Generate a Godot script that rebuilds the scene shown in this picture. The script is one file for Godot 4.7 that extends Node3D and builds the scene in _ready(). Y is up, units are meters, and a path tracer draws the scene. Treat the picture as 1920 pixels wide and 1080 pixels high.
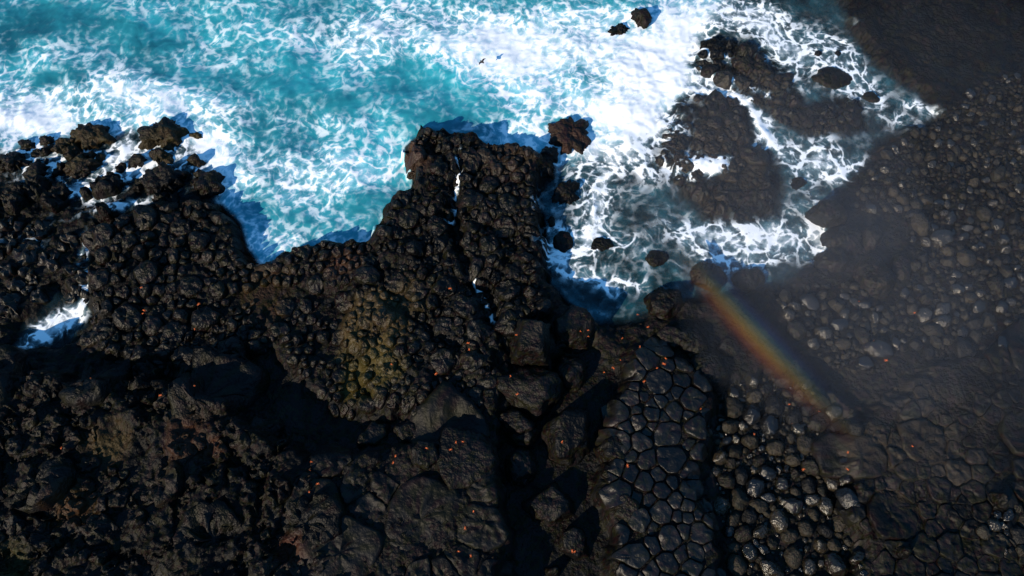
extends Node3D
# A rocky lava shore seen from high above: foaming sea, lava shelves, boulders, cobbles and a rainbow in the spray.
# The layout tables hold points read off a survey picture; spot() turns each into a place on the ground.

const EYE := Vector3(0, 33.6, 15.67)
const PITCH := 65.0
const FOV := 40.0
# field grid (layout) and sea texture window
const GX := -40.0
const GZ := -30.0
const GS := 0.2
const GW := 400
const GH := 250
const SX0 := -34.0
const SX1 := 28.0
const SZ0 := -26.0
const SZ1 := 9.0
const TW := 2048
const TH := 1156

var rng := RandomNumberGenerator.new()
var hf := PackedFloat32Array()      # height of the rock
var rf := PackedFloat32Array()      # roughness of the rock
var df := PackedFloat32Array()      # foam
var tf := PackedFloat32Array()      # tone of the water
var foam := PackedFloat32Array()
var n_warp := FastNoiseLite.new()
var n_low := FastNoiseLite.new()
var n_fine := FastNoiseLite.new()
var n_cell := FastNoiseLite.new()
var n_cell2 := FastNoiseLite.new()
var n_ridge := FastNoiseLite.new()
var n_fissure := FastNoiseLite.new()
var n_tint := FastNoiseLite.new()
var probes := []
var tints := []
var M := {}
var taken := {}


func spot(px: float, py: float, y := 0.0) -> Vector3:
	var a := deg_to_rad(PITCH)
	var t := tan(deg_to_rad(FOV / 2.0))
	var f := Vector3(0, -sin(a), -cos(a))
	var u := Vector3(0, cos(a), -sin(a))
	var ray := f + Vector3(1, 0, 0) * ((px - 960.0) / 540.0 * t) + u * ((540.0 - py) / 540.0 * t)
	return EYE + ray * ((y - EYE.y) / ray.y)


func metres(px: float, py: float, y := 0.0) -> float:   # metres to one step across at that place
	return spot(px + 1.0, py, y).x - spot(px, py, y).x


func sstep(a: float, b: float, x: float) -> float:
	var t := clampf((x - a) / (b - a), 0.0, 1.0)
	return t * t * (3.0 - 2.0 * t)


func numbered(called: String) -> String:
	var k: int = taken.get(called, 0)
	taken[called] = k + 1
	return called if k == 0 else "%s_%03d" % [called, k]


func tag(o: Node, label := "", category := "", group := "", kind := "") -> Node:
	for p in [["label", label], ["category", category], ["group", group], ["kind", kind]]:
		if p[1]:
			o.set_meta(p[0], p[1])
	return o


func place(called: String, mesh: Mesh, mat: Material, parent: Node = self) -> MeshInstance3D:
	var o := MeshInstance3D.new()
	o.name = numbered(called) if parent == self else called
	o.mesh = mesh
	o.material_override = mat
	parent.add_child(o, true)
	return o


func noise(kind: int, freq: float, octaves := 1, seed_ := 1, fractal := FastNoiseLite.FRACTAL_FBM) -> FastNoiseLite:
	var n := FastNoiseLite.new()
	n.noise_type = kind
	n.frequency = freq
	n.seed = seed_
	n.fractal_type = fractal if octaves > 1 else FastNoiseLite.FRACTAL_NONE
	n.fractal_octaves = octaves
	return n


# ---------------------------------------------------------------- layout fields
func bil(a: PackedFloat32Array, x: float, z: float) -> float:
	var u := clampf((x - GX) / GS, 0.0, GW - 1.001)
	var v := clampf((z - GZ) / GS, 0.0, GH - 1.001)
	var i := int(u)
	var j := int(v)
	var fu := u - i
	var fv := v - j
	var k := j * GW + i
	return lerpf(lerpf(a[k], a[k + 1], fu), lerpf(a[k + GW], a[k + GW + 1], fu), fv)


func outline(pts: Array, y: float) -> PackedVector2Array:
	var out := PackedVector2Array()
	for i in range(0, pts.size(), 2):
		var p := spot(pts[i], pts[i + 1], y)
		out.append(Vector2(p.x, p.z))
	return out


func zone(pts: Array, h: float, edge: float, rough: float) -> void:
	var poly := outline(pts, maxf(h, 0.0))
	var lo := poly[0]
	var hi := poly[0]
	for p in poly:
		lo = lo.min(p)
		hi = hi.max(p)
	var i0 := clampi(int((lo.x - edge - GX) / GS), 0, GW - 1)
	var i1 := clampi(int((hi.x + edge - GX) / GS) + 1, 0, GW - 1)
	var j0 := clampi(int((lo.y - edge - GZ) / GS), 0, GH - 1)
	var j1 := clampi(int((hi.y + edge - GZ) / GS) + 1, 0, GH - 1)
	var n := poly.size()
	for j in range(j0, j1 + 1):
		for i in range(i0, i1 + 1):
			var p := Vector2(GX + i * GS, GZ + j * GS)
			var d := 1e9
			for k in n:
				d = minf(d, p.distance_squared_to(Geometry2D.get_closest_point_to_segment(p, poly[k], poly[(k + 1) % n])))
			d = sqrt(d)
			if not Geometry2D.is_point_in_polygon(p, poly):
				d = -d
			if d < -edge:
				continue
			var w := sstep(-edge, edge * 0.6, d)
			var at := j * GW + i
			hf[at] = lerpf(hf[at], h, w)
			rf[at] = lerpf(rf[at], rough, w)


func brush(a: PackedFloat32Array, px: float, py: float, rx: float, ry: float, turn: float, amount: float) -> PackedFloat32Array:
	var c := spot(px, py)
	var m := metres(px, py)
	var mx := rx * m
	var mz := ry * m * 1.1
	var far := maxf(mx, mz) * 1.9
	var ct := cos(deg_to_rad(turn))
	var st := sin(deg_to_rad(turn))
	for j in range(clampi(int((c.z - far - GZ) / GS), 0, GH - 1), clampi(int((c.z + far - GZ) / GS) + 1, 0, GH - 1) + 1):
		for i in range(clampi(int((c.x - far - GX) / GS), 0, GW - 1), clampi(int((c.x + far - GX) / GS) + 1, 0, GW - 1) + 1):
			var x := GX + i * GS - c.x
			var z := GZ + j * GS - c.z
			var u := (x * ct + z * st) / mx
			var v := (-x * st + z * ct) / mz
			var q := u * u + v * v
			if q < 3.4:
				a[j * GW + i] += amount * exp(-q * 1.3)
	return a


func streak(pts: Array, wide: float, amount: float) -> void:
	for k in range(0, pts.size() - 2, 2):
		var a := Vector2(pts[k], pts[k + 1])
		var b := Vector2(pts[k + 2], pts[k + 3])
		var n := int(a.distance_to(b) / wide) + 1
		for s in n:
			var p := a.lerp(b, (s + 0.5) / n)
			df = brush(df, p.x, p.y, wide, wide, 0, amount)


func ground_y(x: float, z: float) -> float:
	var r := bil(rf, x, z)
	var crack := n_fissure.get_noise_2d(x, z) + 1.0
	var cut := (1.0 - sstep(0.0, 0.22, crack + n_warp.get_noise_2d(x * 1.7, z * 1.7) * 0.16)) * minf(r, 0.4) * 0.8
	var wx := n_warp.get_noise_2d(x, z) * 0.55
	var wz := n_warp.get_noise_2d(x + 91.0, z - 37.0) * 0.55
	return bil(hf, x + wx, z + wz) + n_low.get_noise_2d(x, z) * 0.9 * r - cut


func top_y(x: float, z: float) -> float:
	var y := ground_y(x, z)
	for p in probes:
		var u: float = (x - p[0]) / p[2]
		var v: float = (z - p[1]) / p[3]
		var q := u * u + v * v
		if q < 1.0:
			y = maxf(y, p[4] + p[5] * pow(1.0 - q * q, 0.35))
	return y


func stain(x: float, z: float, base: Color) -> Color:
	for t in tints:
		var dx: float = (x - t[0]) / t[2]
		var dz: float = (z - t[1]) / t[2]
		var q := dx * dx + dz * dz + n_tint.get_noise_2d(x * 2.0, z * 2.0) * 0.9
		if q < 1.0:
			base = base.lerp(t[3], t[4] * (1.0 - maxf(q, 0.0)))
	return base


func rock_color(x: float, y: float, z: float) -> Color:
	var a := n_tint.get_noise_3d(x, y, z) * 0.5 + 0.5
	var b := n_tint.get_noise_3d(x * 5.0 + 40.0, y * 5.0, z * 5.0) * 0.5 + 0.5
	var c := Color(0.009, 0.0088, 0.0086).lerp(Color(0.032, 0.0258, 0.0185), clampf(a * 1.7 - 0.35, 0, 1))
	c = c * (0.0 + 0.56 * b)
	return stain(x, z, c)


# ---------------------------------------------------------------- textures
func foam_texture() -> ImageTexture:
	var hi := upsample(hf)
	var di := upsample(df)
	var ti := upsample(tf)
	var flow := eddies()
	var fx: PackedFloat32Array = flow[0]
	var fz: PackedFloat32Array = flow[1]
	var a := swirl(FastNoiseLite.TYPE_SIMPLEX_SMOOTH, 0.34, 5, 11, 1.5, 0.42)
	var a2 := swirl(FastNoiseLite.TYPE_SIMPLEX_SMOOTH, 0.95, 4, 13, 0.45, 0.9)
	var b := swirl(FastNoiseLite.TYPE_CELLULAR, 0.85, 1, 5, 0.42, 0.8)
	b.cellular_return_type = FastNoiseLite.RETURN_DISTANCE2_SUB
	var b2 := swirl(FastNoiseLite.TYPE_CELLULAR, 1.9, 1, 6, 0.22, 1.6)
	b2.cellular_return_type = FastNoiseLite.RETURN_DISTANCE2_SUB
	var a3 := swirl(FastNoiseLite.TYPE_SIMPLEX_SMOOTH, 2.2, 3, 17, 0.2, 1.8)
	var c := noise(FastNoiseLite.TYPE_SIMPLEX_SMOOTH, 0.16, 5, 21)
	c.domain_warp_enabled = true
	c.domain_warp_amplitude = 2.5
	c.domain_warp_frequency = 0.2
	c.domain_warp_fractal_lacunarity = 2.3
	var e := noise(FastNoiseLite.TYPE_SIMPLEX_SMOOTH, 1.7, 5, 31)
	e.domain_warp_enabled = true
	e.domain_warp_amplitude = 0.25
	e.domain_warp_frequency = 1.0
	e.domain_warp_fractal_lacunarity = 2.3
	var out := PackedByteArray()
	out.resize(TW * TH * 4)
	foam.resize(TW * TH)
	var sx := (SX1 - SX0) / TW
	var sz := (SZ1 - SZ0) / TH
	for j in TH:
		var z := SZ0 + (j + 0.5) * sz
		for i in TW:
			var k := j * TW + i
			var depth := -hi[k]
			if depth < 0.75:
				depth += n_warp.get_noise_2d(SX0 + i * sx, SZ0 + j * sz) * 0.16 + n_fine.get_noise_2d(SX0 + i * sx, SZ0 + j * sz) * 0.10
			var d := di[k]
			var deep := clampf((depth - 0.25) / 0.7, 0.0, 1.0)
			d += 0.30 * deep
			if depth < -0.1 and d < 0.04:
				continue
			var x := SX0 + (i + 0.5) * sx
			# currents run down to the right, so the foam is drawn out along them
			var qx := x + fx[k]
			var qz := z + fz[k]
			var u := qx * 0.83 + qz * 0.42
			var w := (qz * 0.9 - qx * 0.35) * 1.25
			var patch := c.get_noise_2d(u, w)
			d += patch * 0.55 * minf(1.0, d * 2.0)
			var ridge := a.get_noise_2d(u, w)
			var thin := a2.get_noise_2d(u, w)
			var curl := a3.get_noise_2d(qx, qz)
			var lace := b.get_noise_2d(x + fx[k] * 0.45, z + fz[k] * 0.45) + 1.0
			var fine := e.get_noise_2d(x + fx[k] * 0.15, z + fz[k] * 0.15)
			# threads of foam: long swirls, short curls and a cell network, each broken up by the fine noise
			var f1 := sstep(0.55, 0.86, ridge + fine * 0.40 + curl * 0.14)
			var f2 := sstep(0.50, 0.84, thin + fine * 0.42 + curl * 0.14)
			var web := b2.get_noise_2d(x + fx[k] * 0.35, z + fz[k] * 0.35) + 1.0
			var f5 := (1.0 - sstep(0.0, 0.22, web - fine * 0.16)) * sstep(-0.4, 0.3, fine - patch * 0.5)
			var f4 := sstep(0.50, 0.85, curl + fine * 0.2)
			var shoal := 1.0 - clampf((depth - 0.4) / 0.7, 0.0, 1.0)
			var f3 := (1.0 - sstep(0.0, 0.17, lace - fine * 0.14 - curl * 0.03)) * sstep(-0.5, 0.3, fine + patch + shoal * 0.5)
			var threads := clampf(f1 * (0.7 - 0.35 * shoal) + f5 * 0.75 * sstep(0.10, 0.42, d) + f2 * 0.35 * sstep(0.1, 0.5, d) + f3 * (1.0 + 0.3 * shoal) * sstep(0.04, 0.32, d) + f4 * 0.3 * sstep(0.15, 0.55, d), 0.0, 1.0)
			var solid := sstep(0.66, 1.25, d + ridge * 0.10 + fine * 0.40 + curl * 0.05)
			var white := clampf(threads * sstep(0.02, 0.55, d + fine * 0.12) * (0.55 + 0.6 * sstep(0.2, 0.7, d)) + solid, 0.0, 1.0)
			var veil := sstep(0.16, 1.05, d + ridge * 0.10 + fine * 0.34)
			foam[k] = white * clampf(d * 1.2, 0.0, 1.0)
			var body := sstep(0.0, 1.15, depth)
			var tone := clampf(ti[k] + patch * 0.5 + fine * 0.10, 0.0, 1.0)
			var r := lerpf(0.003, 0.026, tone)
			var g := lerpf(0.095, 0.42, tone)
			var bl := lerpf(0.14, 0.52, tone)
			var dim := clampf(ti[k] * 2.0, 0.10, 1.2)
			r = lerpf(r, 0.020 * dim, shoal)
			g = lerpf(g, 0.060 * dim, shoal)
			bl = lerpf(bl, 0.080 * dim, shoal)
			var m := veil * (0.85 - 0.35 * shoal)
			var thick := sstep(0.38, 0.95, d)
			r = lerpf(lerpf(r, lerpf(0.26, 0.62, thick), m), 0.88, white)
			g = lerpf(lerpf(g, lerpf(0.60, 0.79, thick), m), 0.91, white)
			bl = lerpf(lerpf(bl, lerpf(0.74, 0.88, thick), m), 0.93, white)
			var al := maxf(maxf(body * 0.97, white), veil * 0.75 * clampf((depth + 0.7) / 0.7, 0.3, 1.0))
			var q := k * 4
			out[q] = int(255.0 * pow(r, 0.4545))
			out[q + 1] = int(255.0 * pow(g, 0.4545))
			out[q + 2] = int(255.0 * pow(bl, 0.4545))
			out[q + 3] = int(255.0 * clampf(al, 0.0, 1.0))
	return ImageTexture.create_from_image(Image.create_from_data(TW, TH, false, Image.FORMAT_RGBA8, out))


func swirl(kind: int, freq: float, octaves: int, seed_: int, warp: float, warp_freq: float) -> FastNoiseLite:
	var n := noise(kind, freq, octaves, seed_, FastNoiseLite.FRACTAL_RIDGED)
	n.domain_warp_enabled = true
	n.domain_warp_amplitude = warp
	n.domain_warp_frequency = warp_freq
	n.domain_warp_fractal_octaves = 3
	n.domain_warp_fractal_lacunarity = 2.3
	n.domain_warp_fractal_gain = 0.45
	return n


func eddies() -> Array:
	# each place on the water is traced back along the eddies that carried its foam there
	var big := noise(FastNoiseLite.TYPE_SIMPLEX_SMOOTH, 0.16, 2, 51)
	var small := noise(FastNoiseLite.TYPE_SIMPLEX_SMOOTH, 0.55, 2, 52)
	var s := 0.1
	var w := int((SX1 - SX0) / s)
	var h := int((SZ1 - SZ0) / s)
	var ax := PackedFloat32Array()
	var az := PackedFloat32Array()
	ax.resize(w * h)
	az.resize(w * h)
	var e := 0.12
	for j in h:
		for i in w:
			var x := SX0 + (i + 0.5) * s
			var z := SZ0 + (j + 0.5) * s
			var px := x
			var pz := z
			for k in 9:
				var c := big.get_noise_2d(px, pz) * 2.6 + small.get_noise_2d(px, pz) * 0.34
				var cx := big.get_noise_2d(px + e, pz) * 2.6 + small.get_noise_2d(px + e, pz) * 0.34
				var cz := big.get_noise_2d(px, pz + e) * 2.6 + small.get_noise_2d(px, pz + e) * 0.34
				px -= (cz - c) / e * 0.05
				pz += (cx - c) / e * 0.05
			ax[j * w + i] = px - x
			az[j * w + i] = pz - z
	var out := []
	for a in [ax, az]:
		var im := Image.create_from_data(w, h, false, Image.FORMAT_RF, a.to_byte_array())
		im.resize(TW, TH, Image.INTERPOLATE_CUBIC)
		out.append(im.get_data().to_float32_array())
	return out


func upsample(a: PackedFloat32Array) -> PackedFloat32Array:
	var im := Image.create_from_data(GW, GH, false, Image.FORMAT_RF, a.to_byte_array())
	var r := Rect2i(int((SX0 - GX) / GS), int((SZ0 - GZ) / GS), int((SX1 - SX0) / GS), int((SZ1 - SZ0) / GS))
	im = im.get_region(r)
	im.resize(TW, TH, Image.INTERPOLATE_CUBIC)
	return im.get_data().to_float32_array()


func grain(freq: float, octaves: int, seed_: int, kind := FastNoiseLite.TYPE_SIMPLEX_SMOOTH, side := 1024) -> ImageTexture:
	var n := noise(kind, freq, octaves, seed_)
	return ImageTexture.create_from_image(n.get_seamless_image(side, side))


func stone(rough: float, spec: float, relief: float, tex: Texture2D, scale_: float) -> StandardMaterial3D:
	var m := StandardMaterial3D.new()
	m.albedo_color = Color.WHITE
	m.vertex_color_use_as_albedo = true
	m.roughness = rough
	m.metallic_specular = spec
	m.uv1_triplanar = true
	m.uv1_world_triplanar = true
	m.uv1_scale = Vector3.ONE * scale_
	m.heightmap_enabled = true
	m.heightmap_texture = tex
	m.heightmap_scale = relief
	return m


# ---------------------------------------------------------------- meshes
func arrays(v: PackedVector3Array, n: PackedVector3Array, c: PackedColorArray, ix: PackedInt32Array, uv := PackedVector2Array()) -> ArrayMesh:
	var s := []
	s.resize(Mesh.ARRAY_MAX)
	s[Mesh.ARRAY_VERTEX] = v
	s[Mesh.ARRAY_NORMAL] = n
	if c.size():
		s[Mesh.ARRAY_COLOR] = c
	if uv.size():
		s[Mesh.ARRAY_TEX_UV] = uv
	s[Mesh.ARRAY_INDEX] = ix
	var m := ArrayMesh.new()
	m.add_surface_from_arrays(Mesh.PRIMITIVE_TRIANGLES, s)
	return m


func normals_of(v: PackedVector3Array, ix: PackedInt32Array) -> PackedVector3Array:
	var n := PackedVector3Array()
	n.resize(v.size())
	for k in range(0, ix.size(), 3):
		var a := v[ix[k]]
		var f := (v[ix[k + 2]] - a).cross(v[ix[k + 1]] - a)
		n[ix[k]] += f
		n[ix[k + 1]] += f
		n[ix[k + 2]] += f
	for k in n.size():
		n[k] = n[k].normalized()
	return n


func steps(from: float, to: float, inner: float, out: float) -> PackedFloat32Array:
	var s := PackedFloat32Array()
	var far := []
	var d := inner
	var x := from
	while x > -out:
		d *= 1.6
		x -= d
		far.push_front(x)
	for f in far:
		s.append(f)
	var n := int((to - from) / inner)
	for i in n + 1:
		s.append(from + i * inner)
	d = inner
	x = to
	while x < out:
		d *= 1.6
		x += d
		s.append(x)
	return s


func make_ground() -> void:
	var xs := steps(-30.0, 30.0, 0.06, 320.0)
	var zs := steps(-21.0, 14.5, 0.06, 320.0)
	var w := xs.size()
	var h := zs.size()
	var v := PackedVector3Array()
	var c := PackedColorArray()
	v.resize(w * h)
	c.resize(w * h)
	var n := PackedVector3Array()
	n.resize(w * h)
	for j in h:
		var z := zs[j]
		for i in w:
			var x := xs[i]
			var k := j * w + i
			var y := ground_y(x, z)
			if y > -0.75:
				var r := bil(rf, x, z)
				var q := n_fine.get_noise_2d(x, z)
				var e := n_cell.get_noise_2d(x, z)        # -1 in the middle of a lump
				var e2 := n_cell2.get_noise_2d(x, z)
				r = minf(r, 0.26)
				y += r * (0.40 * q - 0.75 * (e + 0.45) - 0.40 * (e2 + 0.45))
				c[k] = rock_color(x, y, z)
			else:
				c[k] = Color(0.03, 0.03, 0.03)
			v[k] = Vector3(x, y, z)
	for j in h:
		for i in w:
			var l := v[j * w + maxi(i - 1, 0)]
			var r := v[j * w + mini(i + 1, w - 1)]
			var t := v[maxi(j - 1, 0) * w + i]
			var b := v[mini(j + 1, h - 1) * w + i]
			n[j * w + i] = (b - t).cross(r - l).normalized()
	var ix := PackedInt32Array()
	for j in h - 1:
		for i in w - 1:
			var k := j * w + i
			if maxf(maxf(v[k].y, v[k + 1].y), maxf(v[k + w].y, v[k + w + 1].y)) < -0.75 and absf(xs[i]) < 29.0 and zs[j] > -20.0:
				continue
			ix.append_array(PackedInt32Array([k, k + 1, k + w, k + 1, k + w + 1, k + w]))
	tag(place("ground", arrays(v, n, c, ix), M.ground), "", "", "", "structure")


func make_sea(tex: Texture2D, rough_tex: Texture2D) -> void:
	var m := StandardMaterial3D.new()
	m.albedo_texture = tex
	m.transparency = BaseMaterial3D.TRANSPARENCY_ALPHA
	m.roughness = 0.42
	m.metallic_specular = 0.3
	m.texture_repeat = false
	var s := 0.085
	var w := int((SX1 - SX0) / s)
	var h := int((SZ1 - SZ0) / s)
	var swell := noise(FastNoiseLite.TYPE_SIMPLEX_SMOOTH, 0.17, 3, 61)
	var chop := noise(FastNoiseLite.TYPE_SIMPLEX_SMOOTH, 0.9, 3, 62, FastNoiseLite.FRACTAL_RIDGED)
	var lump := noise(FastNoiseLite.TYPE_SIMPLEX_SMOOTH, 0.8, 4, 63, FastNoiseLite.FRACTAL_RIDGED)
	var v := PackedVector3Array()
	var uv := PackedVector2Array()
	var use := PackedByteArray()
	v.resize((w + 1) * (h + 1))
	uv.resize((w + 1) * (h + 1))
	use.resize((w + 1) * (h + 1))
	for j in h + 1:
		var z := SZ0 + j * s
		for i in w + 1:
			var x := SX0 + i * s
			var k := j * (w + 1) + i
			var g := ground_y(x, z)
			uv[k] = Vector2((x - SX0) / (SX1 - SX0), (z - SZ0) / (SZ1 - SZ0))
			var f := foam[clampi(int(uv[k].y * TH), 0, TH - 1) * TW + clampi(int(uv[k].x * TW), 0, TW - 1)]
			var open := clampf(-g, 0.0, 1.0)
			var thick := clampf(bil(df, x, z) - 0.25, 0.0, 1.0)
			var y := maxf(0.0, g + 0.07) + open * (swell.get_noise_2d(x, z) * 0.30 + chop.get_noise_2d(x + z * 0.4, z * 1.3) * 0.035) + f * 0.02 + sstep(0.45, 0.9, thick) * f * (0.08 - 0.07 * lump.get_noise_2d(x, z))
			v[k] = Vector3(x, y, z)
			use[k] = 1 if g < 0.1 or f > 0.02 else 0
	var ix := PackedInt32Array()
	for j in h:
		for i in w:
			var k := j * (w + 1) + i
			if use[k] + use[k + 1] + use[k + w + 1] + use[k + w + 2]:
				ix.append_array(PackedInt32Array([k, k + 1, k + w + 1, k + 1, k + w + 2, k + w + 1]))
	tag(place("sea", arrays(v, normals_of(v, ix), PackedColorArray(), ix, uv), m), "", "", "", "structure")
	# the open sea round about
	var o := SurfaceTool.new()
	o.begin(Mesh.PRIMITIVE_TRIANGLES)
	for r in [[-400, SX0, -400, 9], [SX0, SX1, -400, SZ0], [SX1, 400, -400, -40]]:
		for p in [[0, 2], [1, 2], [0, 3], [1, 2], [1, 3], [0, 3]]:
			o.set_normal(Vector3.UP)
			o.set_uv(Vector2(r[p[0]], r[p[1]]) / 24.0)
			o.add_vertex(Vector3(r[p[0]], 0.0, r[p[1]]))
	var m2 := StandardMaterial3D.new()
	m2.roughness = 0.4
	m2.albedo_texture = rough_tex
	tag(place("open_sea", o.commit(), m2), "", "", "", "structure")


# ---- rounded or angular rocks: a convex body bounded by soft planes, then roughened
var ico := {}


func sphere(level: int) -> Array:
	if ico.has(level):
		return ico[level]
	var t := (1.0 + sqrt(5.0)) / 2.0
	var v := []
	for p in [[-1, t, 0], [1, t, 0], [-1, -t, 0], [1, -t, 0], [0, -1, t], [0, 1, t], [0, -1, -t], [0, 1, -t], [t, 0, -1], [t, 0, 1], [-t, 0, -1], [-t, 0, 1]]:
		v.append(Vector3(p[0], p[1], p[2]).normalized())
	var f := []
	for q in ["0 11 5", "0 5 1", "0 1 7", "0 7 10", "0 10 11", "1 5 9", "5 11 4", "11 10 2", "10 7 6", "7 1 8", "3 9 4", "3 4 2", "3 2 6", "3 6 8", "3 8 9", "4 9 5", "2 4 11", "6 2 10", "8 6 7", "9 8 1"]:
		var s: PackedStringArray = q.split(" ")
		f.append([int(s[0]), int(s[1]), int(s[2])])
	for l in level:
		var mid := {}
		var g := []
		for tri in f:
			var e := []
			for k in 3:
				var a: int = tri[k]
				var b: int = tri[(k + 1) % 3]
				var key := Vector2i(mini(a, b), maxi(a, b))
				if not mid.has(key):
					mid[key] = v.size()
					v.append(((v[a] + v[b]) * 0.5).normalized())
				e.append(mid[key])
			g.append_array([[tri[0], e[0], e[2]], [tri[1], e[1], e[0]], [tri[2], e[2], e[1]], e])
		f = g
	var pv := PackedVector3Array(v)
	var ix := PackedInt32Array()
	for tri in f:
		ix.append_array(PackedInt32Array([tri[0], tri[2], tri[1]]))
	ico[level] = [pv, ix]
	return ico[level]


func rock_mesh(a: float, b: float, h: float, kind: String, level: int, at: Vector3, plain := Color(0, 0, 0, 0)) -> ArrayMesh:
	var sp := sphere(level)
	var dirs: PackedVector3Array = sp[0]
	var ix: PackedInt32Array = sp[1]
	var planes := []
	var sides := 6 if kind == "block" or kind == "streak" else rng.randi_range(7, 9)
	var first := rng.randf() * TAU
	if kind == "streak":
		sides = 4
		first = 0.08
	for k in sides:
		var th := first + TAU * (k + rng.randf_range(-0.25, 0.25) * (0.3 if kind == "streak" else 1.0)) / sides
		var r := 1.0 / sqrt(pow(cos(th) / a, 2) + pow(sin(th) / b, 2))
		if kind == "streak":
			r = a if absf(cos(th)) > 0.7 else b
		var up := rng.randf_range(0.05, 0.35)
		planes.append([Vector3(cos(th) * cos(up), sin(up), sin(th) * cos(up)), r * rng.randf_range(0.86, 1.02)])
	var tilt := 0.13 if kind == "streak" else 0.28
	planes.append([Vector3(rng.randf_range(-tilt, tilt), 1, rng.randf_range(-tilt, tilt)).normalized(), h])
	planes.append([Vector3(0, -1, 0), h * 0.6])
	for k in (3 if kind == "block" else 0 if kind == "streak" else 6):
		var th := rng.randf() * TAU
		var up := rng.randf_range(0.5, 1.1)
		var r := 1.0 / sqrt(pow(cos(th) / a, 2) + pow(sin(th) / b, 2))
		planes.append([Vector3(cos(th) * cos(up), sin(up), sin(th) * cos(up)), (r * cos(up) + h * sin(up)) * rng.randf_range(0.72, 0.86)])
	var p := 26.0 if kind == "block" else 34.0 if kind == "streak" else 9.0 if kind == "knob" else 11.0 if kind == "cobble" else 7.0
	var size := (a + b + h) / 3.0
	var off := Vector3(rng.randf() * 50, rng.randf() * 50, rng.randf() * 50)
	var v := PackedVector3Array()
	var c := PackedColorArray()
	var ragged := 0.22 if kind == "knob" else 0.06
	for d in dirs:
		var sum := 0.0
		for q in planes:
			var dn := d.dot(q[0])
			if dn > 0.0:
				sum += pow(dn / q[1], p)
		var pt := d * pow(sum, -1.0 / p)
		var wob := 1.0 + ragged * 2.0 * n_low.get_noise_2d(d.x * 3.5 + off.x * 3.0, d.z * 3.5 + off.z * 3.0)
		pt = Vector3(pt.x * wob, pt.y, pt.z * wob)
		var o := pt + off
		var bump := n_ridge.get_noise_3d(o.x / size * 1.2, o.y / size * 1.2, o.z / size * 1.2) * 0.05 * size
		bump += n_fine.get_noise_3d(o.x * 1.3, o.y * 1.3, o.z * 1.3) * minf(0.09, size * 0.10)
		if kind == "knob":
			bump += -(n_cell.get_noise_3d(o.x * 1.1, o.y * 1.1, o.z * 1.1) + 0.5) * 0.30 - (n_cell2.get_noise_3d(o.x, o.y, o.z) + 0.5) * 0.10
		elif kind == "block":
			bump += n_cell2.get_noise_3d(o.x * 0.9, o.y * 0.9, o.z * 0.9) * 0.05
		elif kind == "streak":
			bump += n_fine.get_noise_3d(o.x * 6.0, o.y * 1.5, o.z * 0.8) * 0.09
		elif kind == "cobble":
			bump *= 1.0
		pt += d * bump
		v.append(pt)
		if plain.a > 0.0:
			c.append(plain * (0.85 + 0.3 * (n_tint.get_noise_3d(o.x * 9.0, o.y * 9.0, o.z * 9.0) + 0.5)))
		else:
			c.append(rock_color(at.x + pt.x, at.y + pt.y, at.z + pt.z))
	return arrays(v, normals_of(v, ix), c, ix)


func boulder(label: String, called: String, px: float, py: float, rx: float, ry: float, turn: float, h: float, kind: String, base := -9.0, group := "", mat := "rock") -> void:
	var g := spot(px, py, 0.3)
	var y := base if base > -5.0 else maxf(ground_y(g.x, g.z), -0.25)
	var at := spot(px, py, y + h * 0.55)
	var m := metres(px, py, y)
	var o := place(called, rock_mesh(rx * m, ry * m * 1.08, h, kind, 4 if rx > 24 else 3, at), M[mat])
	o.position = Vector3(at.x, y, at.z)
	o.rotation.y = -deg_to_rad(turn)
	probes.append([at.x, at.z, rx * m, ry * m, y, h])
	tag(o, label, "boulder" if called == "boulder" else "rock", group)


# ---- lobes and plates: one cell of cracked lava each
# styles: gap between cells, corner cut, rounding passes, tilt, roughness, rings (radius share, height share)
const LOOK := {
	"lobe": [0.03, 0.22, 2, 0.14, 0.26, [[1.0, -0.9], [0.95, 0.36], [0.84, 0.68], [0.66, 0.87], [0.45, 0.96], [0.22, 1.0]]],
	"crag": [0.03, 0.10, 1, 0.42, 0.55, [[1.0, -0.9], [0.94, 0.50], [0.80, 0.80], [0.60, 0.95], [0.4, 1.0], [0.2, 1.0]]],
	"slab": [0.012, 0.06, 1, 0.13, 0.17, [[1.0, -1.6], [0.98, 0.65], [0.88, 0.92], [0.7, 1.0], [0.5, 1.0], [0.3, 1.0], [0.15, 1.0]]],
	"plate": [0.025, 0.07, 1, 0.16, 0.16, [[1.0, -1.0], [0.97, 0.66], [0.91, 0.93], [0.6, 1.0], [0.3, 1.0]]],
}


func scatter(poly: PackedVector2Array, gap: float, sizes: Array, drop: float) -> Array:
	var lo := poly[0]
	var hi := poly[0]
	for p in poly:
		lo = lo.min(p)
		hi = hi.max(p)
	var grid := {}
	var out := []
	var area := (hi.x - lo.x) * (hi.y - lo.y)
	for f in sizes:
		var tries := int(area / (gap * gap) * (0.22 if f > 1.2 else 0.8 if f > 0.9 else 5.0))
		for k in tries:
			var r: float = gap * 0.5 * f * rng.randf_range(0.85, 1.15)
			var p := Vector2(rng.randf_range(lo.x, hi.x), rng.randf_range(lo.y, hi.y))
			if not Geometry2D.is_point_in_polygon(p, poly):
				continue
			var key := Vector2i((p / (gap * 2.8)).floor())
			var free := true
			for dx in range(-1, 2):
				for dz in range(-1, 2):
					for q in grid.get(key + Vector2i(dx, dz), []):
						if p.distance_to(q[0]) < (r + q[1]) * 0.92:
							free = false
			if free:
				if not grid.has(key):
					grid[key] = []
				grid[key].append([p, r])
				out.append([p, r, rng.randf() < drop])
	return out


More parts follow.
